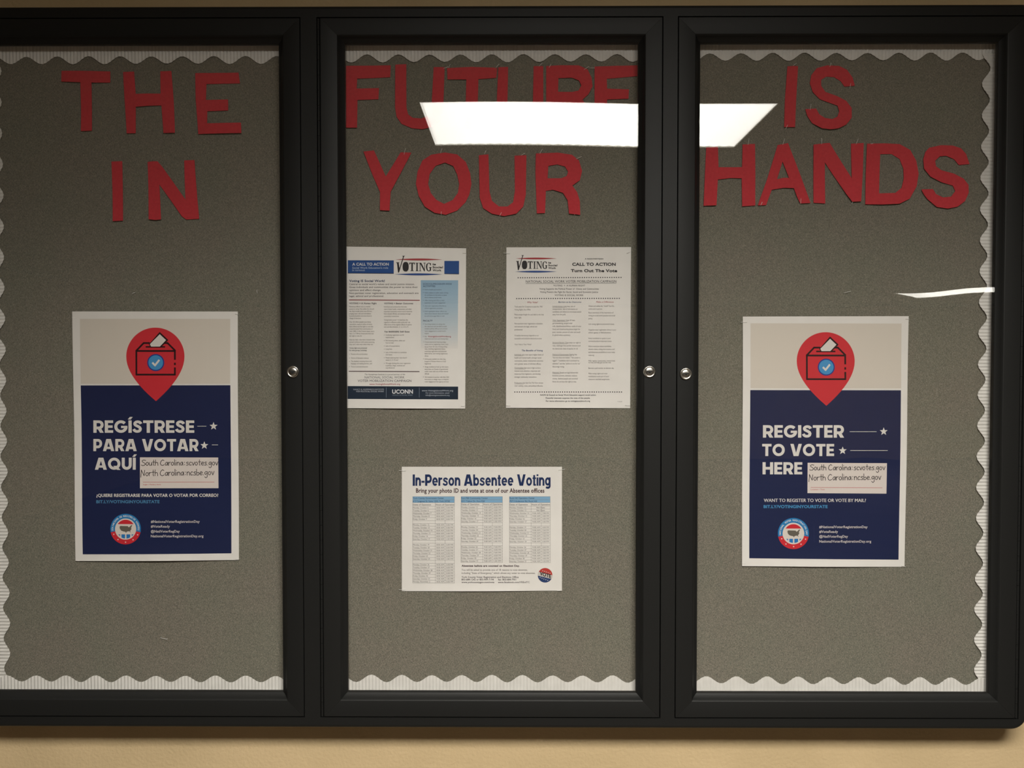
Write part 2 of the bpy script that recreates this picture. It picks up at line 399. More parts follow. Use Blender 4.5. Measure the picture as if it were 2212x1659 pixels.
LT = [
 ('T', 'red cut paper letter T of the word THE', R1, [(425,487),(755,490),(756,528),(755,566),(630,567),(631,730),(632,895),(557,897),(558,730),(555,565),(424,560)]),
 ('H', 'red cut paper letter H of the word THE', R1, [(845,495),(920,492),(932,645),(1015,642),(1100,642),(1098,490),(1172,487),(1188,700),(1200,910),(1122,912),(1105,722),(1020,725),(932,732),(930,912),(870,913)]),
 ('E', 'red cut paper letter E of the word THE', R1, [(1337,502),(1480,500),(1630,498),(1640,571),(1520,573),(1412,576),(1408,685),(1558,680),(1560,756),(1418,762),(1418,845),(1648,840),(1652,912),(1358,918),(1340,680)]),
 ('I', 'red cut paper letter I of the word IN', R1, [(765,1105),(838,1102),(842,1300),(845,1508),(776,1512)]),
 ('N', 'red cut paper letter N of the word IN', R1, [(1010,1107),(1045,1102),(1078,1103),(1110,1140),(1200,1265),(1270,1365),(1262,1098),(1332,1095),(1350,1350),(1362,1495),(1275,1500),(1245,1478),(1170,1370),(1090,1260),(1105,1500),(1070,1504),(1022,1500)]),
 ('F', 'red cut paper letter F of the word FUTURE', R2, [(262,382),(390,380),(518,378),(515,446),(325,455),(322,512),(450,508),(447,573),(327,578),(325,738),(262,738)]),
 ('U', 'first red letter U of the word FUTURE, nearest the F', R2, [(545,376),(608,373),(608,620),(618,660),(645,680),(695,684),(735,668),(752,630),(765,388),(828,388),(820,620),(802,690),(760,733),(700,746),(640,740),(580,714),(552,675),(543,620)]),
 ('T', 'red cut paper letter T of the word FUTURE', R2, [(842,396),(985,388),(1130,391),(1125,450),(1022,458),(1015,740),(945,740),(953,460),(845,460)]),
 ('U', 'second red letter U of the word FUTURE, mostly under the glare', R2, [(1137,391),(1193,388),(1188,640),(1200,680),(1240,700),(1290,697),(1322,672),(1335,620),(1340,382),(1395,382),(1395,640),(1375,712),(1320,750),(1240,755),(1170,740),(1138,700),(1125,640)]),
 ('R', 'red cut paper letter R of the word FUTURE', R2, [(1412,383),(1500,378),(1600,379),(1650,402),(1672,450),(1678,500),(1655,545),(1620,577),(1665,640),(1680,740),(1610,740),(1590,650),(1560,602),(1485,590),(1480,740),(1412,740)], [(1482,452),(1560,450),(1600,466),(1614,495),(1597,525),(1560,532),(1480,530)]),
 ('E', 'red cut paper letter E of the word FUTURE', R2, [(1690,386),(1820,380),(1958,378),(1956,438),(1760,455),(1762,512),(1888,516),(1885,570),(1762,575),(1760,690),(1960,690),(1960,745),(1690,745)]),
 ('Y', 'red cut paper letter Y of the word YOUR', R2, [(362,875),(422,868),(455,940),(490,1018),(535,945),(575,878),(637,880),(580,990),(518,1107),(512,1215),(457,1212),(457,1107),(412,1005)]),
 ('O', 'red cut paper letter O of the word YOUR', R2, [(830,880),(900,892),(950,935),(975,1000),(982,1060),(970,1120),(948,1165),(900,1213),(835,1238),(770,1227),(715,1192),(680,1130),(663,1060),(672,990),(700,925),(750,892)], [(830,938),(878,958),(900,1005),(912,1060),(905,1110),(875,1152),(825,1175),(780,1152),(748,1112),(733,1060),(742,1003),(775,957)]),
 ('U', 'red cut paper letter U of the word YOUR', R2, [(1025,896),(1080,890),(1083,1010),(1085,1100),(1100,1158),(1140,1190),(1190,1190),(1222,1165),(1232,1100),(1230,898),(1298,895),(1295,1120),(1280,1190),(1240,1232),(1170,1246),(1100,1232),(1050,1200),(1030,1140)]),
 ('R', 'red cut paper letter R of the word YOUR', R2, [(1352,886),(1480,880),(1560,892),(1600,925),(1618,985),(1605,1040),(1562,1070),(1590,1110),(1605,1160),(1607,1239),(1543,1232),(1535,1155),(1508,1112),(1450,1094),(1410,1100),(1405,1228),(1358,1230),(1350,1000)], [(1424,957),(1475,948),(1520,960),(1538,990),(1530,1015),(1498,1028),(1420,1028)]),
 ('I', 'red cut paper letter I of the word IS', R3, [(725,420),(760,417),(792,418),(782,610),(773,800),(705,800),(712,620)]),
 ('S', 'red cut paper letter S of the word IS', R3, [(910,430),(975,412),(1050,415),(1100,440),(1135,490),(1148,540),(1085,545),(1060,510),(1020,485),(970,482),(938,502),(938,540),(965,578),(1040,605),(1095,635),(1128,680),(1128,740),(1092,785),(1045,808),(995,815),(940,808),(880,775),(850,730),(838,687),(905,683),(925,720),(960,743),(1005,750),(1038,735),(1050,700),(1040,665),(1000,650),(930,625),(885,580),(866,525),(875,475)]),
 ('H', 'red cut paper letter H of the word HANDS', R3, [(218,925),(292,920),(295,1050),(442,1050),(445,908),(522,905),(525,1100),(525,1290),(442,1296),(440,1120),(370,1118),(290,1128),(280,1290),(200,1293),(208,1130)]),
 ('A', 'red cut paper letter A of the word HANDS', R3, [(665,912),(730,898),(800,1085),(870,1275),(805,1278),(785,1235),(765,1182),(700,1180),(628,1192),(592,1288),(540,1290),(598,1130)], [(695,1015),(735,1118),(700,1117),(660,1126)]),
 ('N', 'red cut paper letter N of the word HANDS', R3, [(888,910),(940,903),(990,898),(1060,1010),(1128,1120),(1126,902),(1205,898),(1198,1080),(1185,1265),(1130,1268),(1095,1222),(1025,1118),(960,1020),(962,1278),(890,1273)]),
 ('D', 'red cut paper letter D of the word HANDS', R3, [(1224,903),(1340,900),(1430,905),(1495,942),(1532,1010),(1547,1090),(1535,1170),(1490,1248),(1425,1280),(1320,1285),(1213,1283),(1216,1090)], [(1308,968),(1380,967),(1430,998),(1453,1060),(1455,1120),(1440,1180),(1400,1212),(1298,1215)]),
 ('S', 'red cut paper letter S of the word HANDS', R3, [(1615,928),(1690,912),(1760,915),(1812,932),(1845,968),(1868,1030),(1800,1036),(1770,1000),(1720,979),(1680,982),(1650,1010),(1655,1045),(1690,1070),(1770,1090),(1830,1120),(1862,1160),(1862,1210),(1838,1262),(1790,1298),(1730,1310),(1660,1300),(1600,1250),(1578,1220),(1563,1190),(1635,1188),(1655,1220),(1700,1240),(1750,1235),(1778,1200),(1762,1165),(1690,1145),(1620,1110),(1580,1060),(1576,1000),(1590,955)]),
]
for L in LT:
    cut_letter(L[0], L[1], L[2][0], L[2][1], L[3], L[4] if len(L) > 4 else None, 'red cut paper letters')

# ------------------------------------------------------------------ printed sheets
TC = {}
def glyphs(s, bold):
    k = (s, bold)
    if k not in TC:
        cu = bpy.data.curves.new('t', 'FONT'); cu.body = s; cu.offset = bold; cu.resolution_u = 5 if bold > .025 else 2
        if bold: cu.space_character = 1.04
        o = bpy.data.objects.new('t', cu); me = bpy.data.meshes.new_from_object(o)
        vs = [(v.co.x, v.co.y) for v in me.vertices]; fs = [tuple(p.vertices) for p in me.polygons]
        bpy.data.objects.remove(o); bpy.data.curves.remove(cu); bpy.data.meshes.remove(me)
        TC[k] = (vs, fs)
    return TC[k]
CAPH = max(y for x, y in glyphs('H', 0)[0])
def arc(cx, cy, rx, ry, a0, a1, n=14):
    return [(cx+rx*math.cos(math.radians(a0+(a1-a0)*i/n)), cy+ry*math.sin(math.radians(a0+(a1-a0)*i/n))) for i in range(n+1)]
_S = [(.60,.72),(.56,.80),(.47,.87),(.35,.89),(.23,.86),(.15,.78),(.14,.70),(.19,.62),(.30,.56),(.42,.50),(.52,.42),(.56,.32),(.53,.20),(.44,.13),(.33,.11),(.21,.13),(.12,.19),(.06,.30)]
BF = {   # heavy geometric capitals and the lower case of the notice's headline: boxes, slanted bars, ribbons (cap height 1)
 'R': (.76, [('b',0,0,.24,1), ('d',.40,.42,.63,0,.28), ('s',[(.1,.89),(.42,.89)]+arc(.42,.64,.23,.25,90,-90)+[(.1,.39)],.22)]),
 'P': (.72, [('b',0,0,.24,1), ('s',[(.1,.89),(.40,.89)]+arc(.40,.62,.23,.27,90,-90)+[(.1,.35)],.22)]),
 'E': (.62, [('b',0,0,.24,1), ('b',.2,.79,.62,1), ('b',.2,.395,.58,.6), ('b',.2,0,.62,.21)]),
 'G': (.96, [('s',arc(.49,.5,.38,.39,42,356,24)+[(.86,.47)],.23), ('b',.5,.38,.97,.56)]),
 'I': (.24, [('b',0,0,.24,1)]), 'Í': (.24, [('b',0,0,.24,1), ('d',.06,1.07,.22,1.28,.22)]),
 'S': (.68, [('s',_S,.22)]), 'T': (.76, [('b',0,.79,.76,1), ('b',.26,0,.5,.9)]),
 'A': (.96, [('d',.135,0,.42,1,.27), ('d',.825,0,.54,1,.27), ('b',.24,.17,.72,.36)]),
 'V': (.94, [('d',.135,1,.41,0,.27), ('d',.805,1,.53,0,.27)]),
 'O': (1.0, [('s',arc(.5,.5,.385,.39,0,360,30),.23)]), 'Q': (1.02, [('s',arc(.5,.5,.385,.39,0,360,30),.23), ('d',.56,.32,.88,-.02,.28)]),
 'U': (.80, [('s',[(.12,1),(.12,.42)]+arc(.40,.40,.28,.29,180,360)+[(.68,.42),(.68,1)],.24)]),
 'H': (.82, [('b',0,0,.24,1), ('b',.58,0,.82,1), ('b',.2,.39,.62,.61)]),
 'n': (.60, [('b',0,0,.2,.73), ('s',arc(.31,.40,.19,.24,180,0)+[(.5,.3),(.5,0)],.2)]),
 'e': (.62, [('s',arc(.31,.365,.21,.28,0,318,20),.19), ('b',.12,.29,.615,.42)]),
 'r': (.42, [('b',0,0,.2,.73), ('s',[(.1,.38),(.15,.54),(.25,.62),(.42,.64)],.17)]),
 's': (.56, [('s',[(x*.84,y*.73) for x,y in _S],.165)]), 'o': (.64, [('s',arc(.32,.365,.22,.28,0,360,24),.19)]),
 'b': (.64, [('b',0,0,.19,1), ('s',arc(.33,.365,.21,.28,0,360,24),.19)]),
 't': (.38, [('b',.08,.06,.28,.94), ('b',0,.59,.38,.73), ('b',.1,0,.37,.15)]), 'i': (.2, [('b',0,0,.2,.73), ('b',0,.85,.2,1)]),
 'g': (.62, [('s',arc(.30,.37,.20,.27,0,360,24),.19), ('s',[(.52,.73),(.52,-.02)]+arc(.31,-.04,.21,.14,0,-150,10),.19)]),
 '-': (.34, [('b',0,.27,.34,.44)]), ' ': (.28, []),
}
class Sheet:
    def __init__(s, label, cat, group, tl, tr, br, bl, lift=.0016, amp=.0008, name='poster', color=None, ph=0, mid=None):
        s.q = (tl, tr, br, bl); s.lift = lift; s.amp = amp; s.ph = ph; s.parts = {}; s.tf = ((0, 0), 1)
        s.xs = [U(*p, YBRD) for p in s.q]
        s.x0 = min(p[0] for p in s.xs); s.x1 = max(p[0] for p in s.xs); s.z0 = min(p[1] for p in s.xs); s.z1 = max(p[1] for p in s.xs)
        s.root = empty(name, ((s.x0+s.x1)/2, YBRD, s.z0)); tag(s.root, label, cat, group)
        # the sheet itself
        nx, nz = 36, 60; vs = []; fs = []
        for sd in (0, 1):
            for j in range(nz+1):
                for i in range(nx+1):
                    u, v = i/nx, j/nz
                    lx, rx = s.edge(v, mid)
                    px = lx+(rx-lx)*u
                    py = (tl[1]*(1-u)+tr[1]*u)*(1-v)+(bl[1]*(1-u)+br[1]*u)*v
                    x, z = U(px, py, YBRD); vs.append((x, s.y(x, z)+sd*.0002, z))
        K = (nx+1)*(nz+1)
        for j in range(nz):
            for i in range(nx):
                a = j*(nx+1)+i; fs.append((a, a+nx+1, a+nx+2, a+1)); fs.append((K+a, K+a+1, K+a+nx+2, K+a+nx+1))
        link('paper', pyd(vs, fs), color or M['paper'], s.root, smooth=True)
    def edge(s, v, mid):
        tl, tr, br, bl = s.q
        lx = tl[0]+(bl[0]-tl[0])*v; rx = tr[0]+(br[0]-tr[0])*v
        if mid: lx += mid*(1-abs(2*v-1))*-1; rx += mid*(1-abs(2*v-1))
        return lx, rx
    def y(s, x, z):
        u = (x-s.x0)/(s.x1-s.x0); v = (z-s.z0)/(s.z1-s.z0)
        c = s.amp*math.sin(math.pi*u+.3)*(.6+.5*math.cos(v*5+s.ph))+s.amp*.7*math.sin(v*8+s.ph+u*2)
        tip = .0022*(max(0, .10-v)/.10)**2*math.sin(math.pi*u)**2*(1 if s.amp else 0)
        return YBRD-s.lift-c-tip
    def P(s, x, y): return s.tf[0][0]+x/s.tf[1], s.tf[0][1]+y/s.tf[1]
    def emit(s, part, col, layer, pts, faces):
        """pts in photo px; faces tris; subdivided so that they follow the sheet"""
        W = [U(*p, YBRD) for p in pts]
        vs, fs = s.parts.setdefault((part, col), ([], []))
        stack = []
        for f in faces:
            for k in range(1, len(f)-1): stack.append((W[f[0]], W[f[k]], W[f[k+1]]))
        while stack:
            a, b, c = stack.pop()
            ab = math.dist(a, b); bc = math.dist(b, c); ca = math.dist(c, a); m = max(ab, bc, ca)
            if m > .009:
                if m == ab: q = ((a[0]+b[0])/2, (a[1]+b[1])/2); stack += [(a, q, c), (q, b, c)]
                elif m == bc: q = ((b[0]+c[0])/2, (b[1]+c[1])/2); stack += [(a, b, q), (a, q, c)]
                else: q = ((a[0]+c[0])/2, (a[1]+c[1])/2); stack += [(a, b, q), (q, b, c)]
                continue
            if (b[0]-a[0])*(c[1]-a[1])-(b[1]-a[1])*(c[0]-a[0]) < 0: b, c = c, b
            n = len(vs)
            for x, z in (a, b, c): vs.append((x, s.y(x, z)-.00022-.00008*layer, z))
            fs.append((n, n+1, n+2))
    def poly(s, part, col, layer, pts, hole=None):
        pts = [s.P(*p) for p in pts]; loops = [pts]+([[s.P(*p) for p in hole]] if hole else [])
        t = geometry.tessellate_polygon([[Vector((x, y, 0)) for x, y in L] for L in loops])
        s.emit(part, col, layer, [p for L in loops for p in L], t)
    def rect(s, part, col, layer, x0, y0, x1, y1): s.poly(part, col, layer, [(x0, y0), (x1, y0), (x1, y1), (x0, y1)])
    def disc(s, part, col, layer, cx, cy, rx, ry=None, a0=0, a1=360, n=36, hole=None):
        ry = ry or rx
        p = [(cx+rx*math.cos(math.radians(a0+(a1-a0)*i/n)), cy-ry*math.sin(math.radians(a0+(a1-a0)*i/n))) for i in range(n+(0 if a1-a0 == 360 else 1))]
        if hole:
            q = [(cx+hole*math.cos(math.radians(a0+(a1-a0)*i/n)), cy-hole*math.sin(math.radians(a0+(a1-a0)*i/n))) for i in range(n+1)]
            for i in range(n):
                pp = [(cx+rr*math.cos(math.radians(a0+(a1-a0)*k/n)), cy-rr*math.sin(math.radians(a0+(a1-a0)*k/n))) for rr, k in ((rx, i), (rx, i+1), (hole, i+1), (hole, i))]
                s.poly(part, col, layer, pp)
            return
        s.poly(part, col, layer, p)
    def line(s, part, col, layer, pts, wd):
        """ribbon through pts, mitre-less, wd in current units"""
        for (x0, y0), (x1, y1) in zip(pts, pts[1:]):
            d = math.hypot(x1-x0, y1-y0) or 1; nx, ny = -(y1-y0)/d*wd/2, (x1-x0)/d*wd/2; ex, ey = (x1-x0)/d*wd*.35, (y1-y0)/d*wd*.35
            s.poly(part, col, layer, [(x0+nx-ex, y0+ny-ey), (x1+nx+ex, y1+ny+ey), (x1-nx+ex, y1-ny+ey), (x0-nx-ex, y0-ny-ey)])
    def text(s, part, col, layer, t, x0, x1, yb, cap, bold=0, y1=None, skew=0):
        if bold and 'M' in t:      # thickened by overprinting
            d = (x1-x0)*bold*.012+abs(cap)*bold*.5
            s.text(part, col, layer, t, x0-d, x1-d, yb, cap, 0, y1, skew); s.text(part, col, layer+.1, t, x0+d, x1+d, yb, cap, 0, y1, skew); return
        vs, fs = glyphs(t, bold)
        a = min(v[0] for v in vs); b = max(v[0] for v in vs); y1 = yb if y1 is None else y1
        k = cap/(CAPH+2*bold)
        P = []
        for x, y in vs:
            u = (x-a)/(b-a); yy = (y+bold)*k
            P.append(s.P(x0+(x1-x0)*u+skew*yy, yb+(y1-yb)*u-yy))
        s.emit(part, col, layer, P, fs)
    def heavy(s, part, col, layer, t, x0, x1, yb, cap, gap=.085, y1=None):
        tot = sum(BF[c][0]+gap for c in t)-gap; kx = (x1-x0)/tot; x = 0; y1 = yb if y1 is None else y1
        T = lambda p: (x0+p[0]*kx, yb+(y1-yb)*p[0]/tot-p[1]*cap)
        for c in t:
            for qi, q in enumerate(BF[c][1]):
                ly = layer+.12*qi
                if q[0] == 'b': P = [(x+q[1],q[2]),(x+q[3],q[2]),(x+q[3],q[4]),(x+q[1],q[4])]; s.poly(part, col, ly, [T(p) for p in P])
                elif q[0] == 'd': h = q[5]/2; P = [(x+q[1]-h,q[2]),(x+q[1]+h,q[2]),(x+q[3]+h,q[4]),(x+q[3]-h,q[4])]; s.poly(part, col, ly, [T(p) for p in P])
                else:
                    pts = q[1]; h = q[2]/2; n = len(pts); Lf = []; Rt = []; closed = math.dist(pts[0], pts[-1]) < 1e-6
                    for i, p in enumerate(pts):
                        a = pts[i-1] if i else (pts[-2] if closed else pts[0]); b = pts[i+1] if i < n-1 else (pts[1] if closed else pts[-1])
                        dx, dy = b[0]-a[0], b[1]-a[1]; d = math.hypot(dx, dy); nx, ny = -dy/d*h, dx/d*h
                        Lf.append((x+p[0]+nx, p[1]+ny)); Rt.append((x+p[0]-nx, p[1]-ny))
                    for i in range(n-1): s.poly(part, col, ly, [T(p) for p in (Lf[i], Lf[i+1], Rt[i+1], Rt[i])])
            x += BF[c][0]+gap
    def done(s):
        for (part, col), (vs, fs) in s.parts.items():
            o = link(part.split('|')[0], pyd(vs, fs), ink(col), s.root)
            if part in ('lettering', 'body_text', 'table_text', 'table_grid', 'dotted_rule', 'handwriting', 'logo', 'ballot_box'): o['kind'] = 'stuff'

HW = {
 'S': (.8, [[(.75,.9),(.45,1),(.15,.85),(.2,.65),(.55,.45),(.7,.25),(.5,.03),(.2,0),(0,.12)]]),
 'N': (.8, [[(0,-.2),(.08,.6),(.08,1),(.55,.05),(.62,.95)]]),
 'C': (.8, [[(.62,.85),(.38,1),(.12,.75),(0,.4),(.1,.1),(.35,0),(.66,.14)]]),
 'o': (.55, [[(.2,.58),(.05,.45),(0,.25),(.12,.03),(.3,.03),(.42,.28),(.35,.52),(.2,.58)]]),
 'u': (.55, [[(0,.55),(.02,.15),(.15,0),(.38,.15),(.42,.55)],[(.42,.55),(.45,0)]]),
 't': (.5, [[(.2,.98),(.2,.1),(.3,0)],[(0,.6),(.42,.62)]]),
 'h': (.55, [[(.02,1),(0,0)],[(0,.38),(.2,.58),(.38,.48),(.42,0)]]),
 'a': (.58, [[(.4,.5),(.22,.58),(0,.3),(.12,.02),(.3,.08),(.4,.45)],[(.42,.58),(.46,0)]]),
 'r': (.45, [[(0,.58),(.02,0)],[(.02,.35),(.15,.55),(.36,.56)]]),
 'l': (.2, [[(.02,1.05),(.02,0)]]), 'i': (.22, [[(.02,.55),(.02,0)],[(.02,.78),(.03,.84)]]),
 'n': (.55, [[(0,.58),(.02,0)],[(.02,.38),(.2,.58),(.38,.48),(.42,0)]]),
 ':': (.42, [[(.14,.5),(.15,.58)],[(.14,.08),(.15,.16)]]), '.': (.25, [[(.08,0),(.09,.06)]]),
 's': (.5, [[(.4,.52),(.2,.58),(.05,.45),(.35,.22),(.3,.03),(.0,.03)]]),
 'c': (.5, [[(.4,.5),(.2,.58),(0,.3),(.12,.02),(.4,.08)]]), 'v': (.5, [[(0,.56),(.2,0),(.42,.6)]]),
 'e': (.52, [[(.02,.28),(.4,.36),(.32,.56),(.12,.55),(0,.25),(.15,.02),(.42,.1)]]),
 'g': (.58, [[(.4,.5),(.2,.58),(0,.35),(.12,.1),(.4,.3)],[(.42,.58),(.42,-.3),(.22,-.45),(0,-.28)]]),
 'b': (.52, [[(0,1),(.02,0),(.3,.02),(.42,.25),(.3,.48),(.02,.36)]]), ' ': (.28, []),
}
def hand(sh, t, x0, x1, yb, cap, wd, col=(22, 20, 22), slope=0):
    tot = sum(HW[c][0] for c in t); k = (x1-x0)/tot; x = x0
    for c in t:
        for st in HW[c][1]:
            jy = 0
            sh.line('handwriting', col, 3, [(x+p[0]*k, yb-p[1]*cap+slope*(x-x0)/(x1-x0)) for p in st], wd)
        x += HW[c][0]*k

# ---- the two 11x17 posters
NAVY = (27, 36, 74); PINK = (208, 50, 60); BLK = (42, 20, 24); CREAM = (226, 222, 216); GREY = (216, 208, 197)
SKY = (72, 150, 205); NBLUE = (40, 60, 140)
def arc_text(s, part, col, t, cx, cy, r, a0, a1, cap, bold):
    n = len(t)
    for i, ch in enumerate(t):
        if ch == ' ': continue
        a = math.radians(a0+(a1-a0)*(i+.5)/n); vs, fs = glyphs(ch, bold)
        xa = min(v[0] for v in vs); xb = max(v[0] for v in vs); k = cap/(CAPH+2*bold)
        P = []
        for x, y in vs:
            lx = (x-(xa+xb)/2)*k*.95; ly = (y+bold)*k-cap/2
            rr = r+ly; P.append(s.P(cx+rr*math.cos(a)+lx*math.sin(a), cy-(rr*math.sin(a)-lx*math.cos(a))))
        s.emit(part, col, 4, P, fs)
def star(s, part, col, layer, cx, cy, r, rot=0):
    s.poly(part, col, layer, [(cx+(r if i % 2 == 0 else r*.42)*math.sin(math.radians(36*i+rot)), cy-(r if i % 2 == 0 else r*.42)*math.cos(math.radians(36*i+rot))) for i in range(10)])
def map_pin(s, dx, dy):
    s.tf = ((dx, 500+dy), 3.16)
    cx, cy, r = 1067, 855, 198
    p = [(cx+r*math.cos(math.radians(a)), cy-r*math.sin(math.radians(a))) for a in range(0, 181, 4)]
    bz = lambda q, t: tuple((1-t)**3*q[0][k]+3*t*(1-t)**2*q[1][k]+3*t*t*(1-t)*q[2][k]+t**3*q[3][k] for k in (0, 1))
    Lf = [bz(((869, 855), (869, 960), (960, 1065), (1070, 1158)), k/12) for k in range(1, 13)]
    Rt = [bz(((1070, 1158), (1176, 1065), (1265, 960), (1265, 855)), k/12) for k in range(1, 12)]
    s.poly('map_pin', PINK, 2, p+Lf+Rt)
    B = 'ballot_box'
    ln = lambda pts, wd=12: s.line(B, BLK, 3, pts, wd)
    ln([(938, 814), (938, 977), (1200, 977), (1200, 932)]); ln([(938, 816), (1200, 816)]); ln([(1200, 812), (1200, 872)]); ln([(1200, 900), (1200, 908)])
    ln([(938, 814), (988, 762), (1026, 762)]); ln([(1200, 812), (1150, 762), (1128, 762)]); ln([(1005, 788), (1130, 788)], 10)
    s.poly('ballot_paper', (222, 218, 212), 4, [(1097, 702), (1140, 742), (1098, 786), (1038, 786), (1030, 770)])
    ln([(1030, 772), (1097, 694), (1148, 742), (1100, 788)], 11); ln([(1030, 772), (1040, 788)], 11)
    s.disc('check_badge', NBLUE, 4, 1070, 895, 58); s.disc('check_badge', SKY, 5, 1070, 895, 50)
    s.line('check_mark', (225, 222, 218), 6, [(1050, 898), (1065, 914), (1092, 880)], 13)
def badge(s, dx, dy, t, sc_=1.0):
    s.tf = ((220+dx, 1090+dy), 9.217)
    cx, cy, R, r = 495, 478, 303*sc_, 212*sc_
    a = math.degrees(math.asin(62/R))
    b = math.degrees(math.asin(62/r))
    for (c, u0, u1) in (((36, 124, 184), -12, 192), ((205, 44, 54), 192, 348)):
        s.disc('badge', c, 2, cx, cy, R, a0=u0, a1=u1, n=40, hole=r-2)
    s.disc('badge', (222, 214, 205), 2, cx, cy, r)
    q = 185; h = 98; a = math.degrees(math.asin(h/q))
    s.disc('badge', (205, 44, 54), 3, cx, cy, q, a0=a, a1=180-a, n=16)
    s.poly('badge', (104, 98, 88), 3, [(378,425),(392,415),(440,417),(540,420),(552,440),(565,442),(592,415),(605,402),(628,398),(620,420),(605,445),(610,482),(585,515),(592,530),(600,543),(588,540),(570,520),(520,528),(503,556),(490,532),(450,525),(410,510),(385,480),(376,450)])
    for pts in ([(413,583),(485,583),(485,665),(455,662),(413,645)], [(513,583),(588,583),(588,642),(550,660),(513,665)], [(350,583),(387,583),(387,622)], [(615,583),(655,583),(618,622)]):
        s.poly('badge', (40, 120, 190), 3, pts)
    for x, y, ro in ((262,582,10), (345,685,30), (497,737,0), (645,690,-30), (735,590,-10)): star(s, 'badge', (235, 225, 215), 3, x, y, 19, ro)
    arc_text(s, 'badge', (222, 225, 226), t, cx, cy, (R+r)/2+2, 186, -6, 36, .02)
def poster(label, tl, tr, br, bl, dx, dy, ph, panel, navy, head, small, badge_t, dashes, stars, boxq, locy, loct, rule, texts2, off, hx):
    s = Sheet(label, 'poster', 'voter registration posters', tl, tr, br, bl, amp=.0011, ph=ph, lift=.0022, name='poster')
    s.tf = ((0, 0), 1)
    s.poly('grey_panel', GREY, 0, panel); s.poly('navy_panel', NAVY, 0, navy)
    map_pin(s, dx, dy)
    s.tf = (off, 4.879)
    for t, x0, x1, yb, cap in head: s.heavy('lettering', CREAM, 2, t, x0, x1, yb, cap)
    for x0, x1, y in dashes: s.line('lettering', CREAM, 2, [(x0, y), (x1, y)], 5)
    for x, y in stars: star(s, 'lettering', CREAM, 2, x, y, 44)
    s.poly('text_box', (224, 214, 208), 1, boxq)
    s.line('text_box', (196, 90, 88), 2, rule, 4)
    s.text('text_box', (196, 90, 88), 2, *loct, locy, 14, .01)
    (ax0, ax1, ay), (bx0, bx1, by), h1, h2 = hx
    hand(s, 'South Carolina:scvotes.gov', ax0, ax1, ay, 60, 6, slope=h1)
    hand(s, 'North Carolina:ncsbe.gov', bx0, bx1, by, 64, 6, slope=h2)
    for t, x0, x1, yb, cap, c in texts2: s.text('lettering', c, 2, t, x0, x1, yb, cap, .03)
    s.line('lettering', (46, 52, 86), 2, [(818, 1183), (820, 1380)], 3)
    for t, x0, x1, yb in small: s.text('lettering', (205, 198, 196), 2, t, x0, x1, yb, 27, .022)
    badge(s, *badge_t)
    s.done(); return s
poster('Spanish REGÍSTRESE PARA VOTAR AQUÍ poster with red map pin, behind the left door', (158, 673), (514, 673), (517, 1209), (165, 1211), 0, 0, .5,
       [(175, 689), (498, 689), (498.5, 829), (176, 829)], [(176, 832.5), (499, 832), (501, 1194.5), (181, 1196.5)],
       [('REGÍSTRESE', 258, 1322, 267, 131), ('PARA VOTAR', 258, 1365, 460, 128), ('AQUÍ', 275, 705, 655, 126)],
       [('#NationalVoterRegistrationDay', 868, 1380, 1213), ('#VoteReady', 868, 1068, 1263), ('@NatlVoterRegDay', 868, 1172, 1315), ('NationalVoterRegistrationDay.org', 868, 1420, 1365)],
       (0, 0, 'DÍA NACIONAL DE REGISTRO DE VOTANTES'),
       [(1355, 1447, 197), (1508, 1570, 394)], [(1525, 197), (1427, 400)], [(748, 525), (1572, 527), (1575, 850), (750, 850)], 817, ('Lugar / Fecha y hora', 783, 970),
       [(783, 785), (1530, 785)],
       [('¿QUIERE REGISTRARSE PARA VOTAR O VOTAR POR CORREO?', 293, 1573, 941, 33, CREAM), ('BIT.LY/VOTINGINYOURSTATE', 293, 957, 1007, 32, (84, 140, 180))],
       (150, 880), ((762, 1575, 612), (758, 1535, 722), -4, -12))
poster('English REGISTER TO VOTE HERE poster with red map pin, behind the right door', (1604, 684), (1962, 683), (1953, 1224), (1602, 1222), 1444.5, 9.8, 2.2,
       [(1620.5, 698.5), (1946.5, 699), (1945.5, 839), (1620, 838.5)], [(1619.5, 842.5), (1945, 843), (1940, 1208.5), (1617.5, 1205)],
       [('REGISTER', 277, 1128, 268, 131), ('TO VOTE', 270, 1025, 462, 128), ('HERE', 275, 692, 655, 128)],
       [('#NationalVoterRegistrationDay', 872, 1382, 1222), ('#VoteReady', 872, 1070, 1272), ('@NatlVoterRegDay', 872, 1175, 1322), ('NationalVoterRegistrationDay.org', 872, 1420, 1374)],
       (1439.3, 10, 'NATIONAL VOTER REGISTRATION DAY', 1.02),
       [(1190, 1470, 205), (1197, 1587, 403)], [(1547, 204), (1115, 405)], [(748, 533), (1582, 537), (1578, 858), (748, 853)], 821, ('Location / Time', 783, 928),
       [(783, 793), (1533, 797)],
       [('WANT TO REGISTER TO VOTE OR VOTE BY MAIL?', 290, 1362, 946, 34, CREAM), ('BIT.LY/VOTINGINYOURSTATE', 287, 960, 1011, 32, (76, 150, 200))],
       (1590, 890), ((768, 1568, 612), (762, 1525, 720), -4, -10))

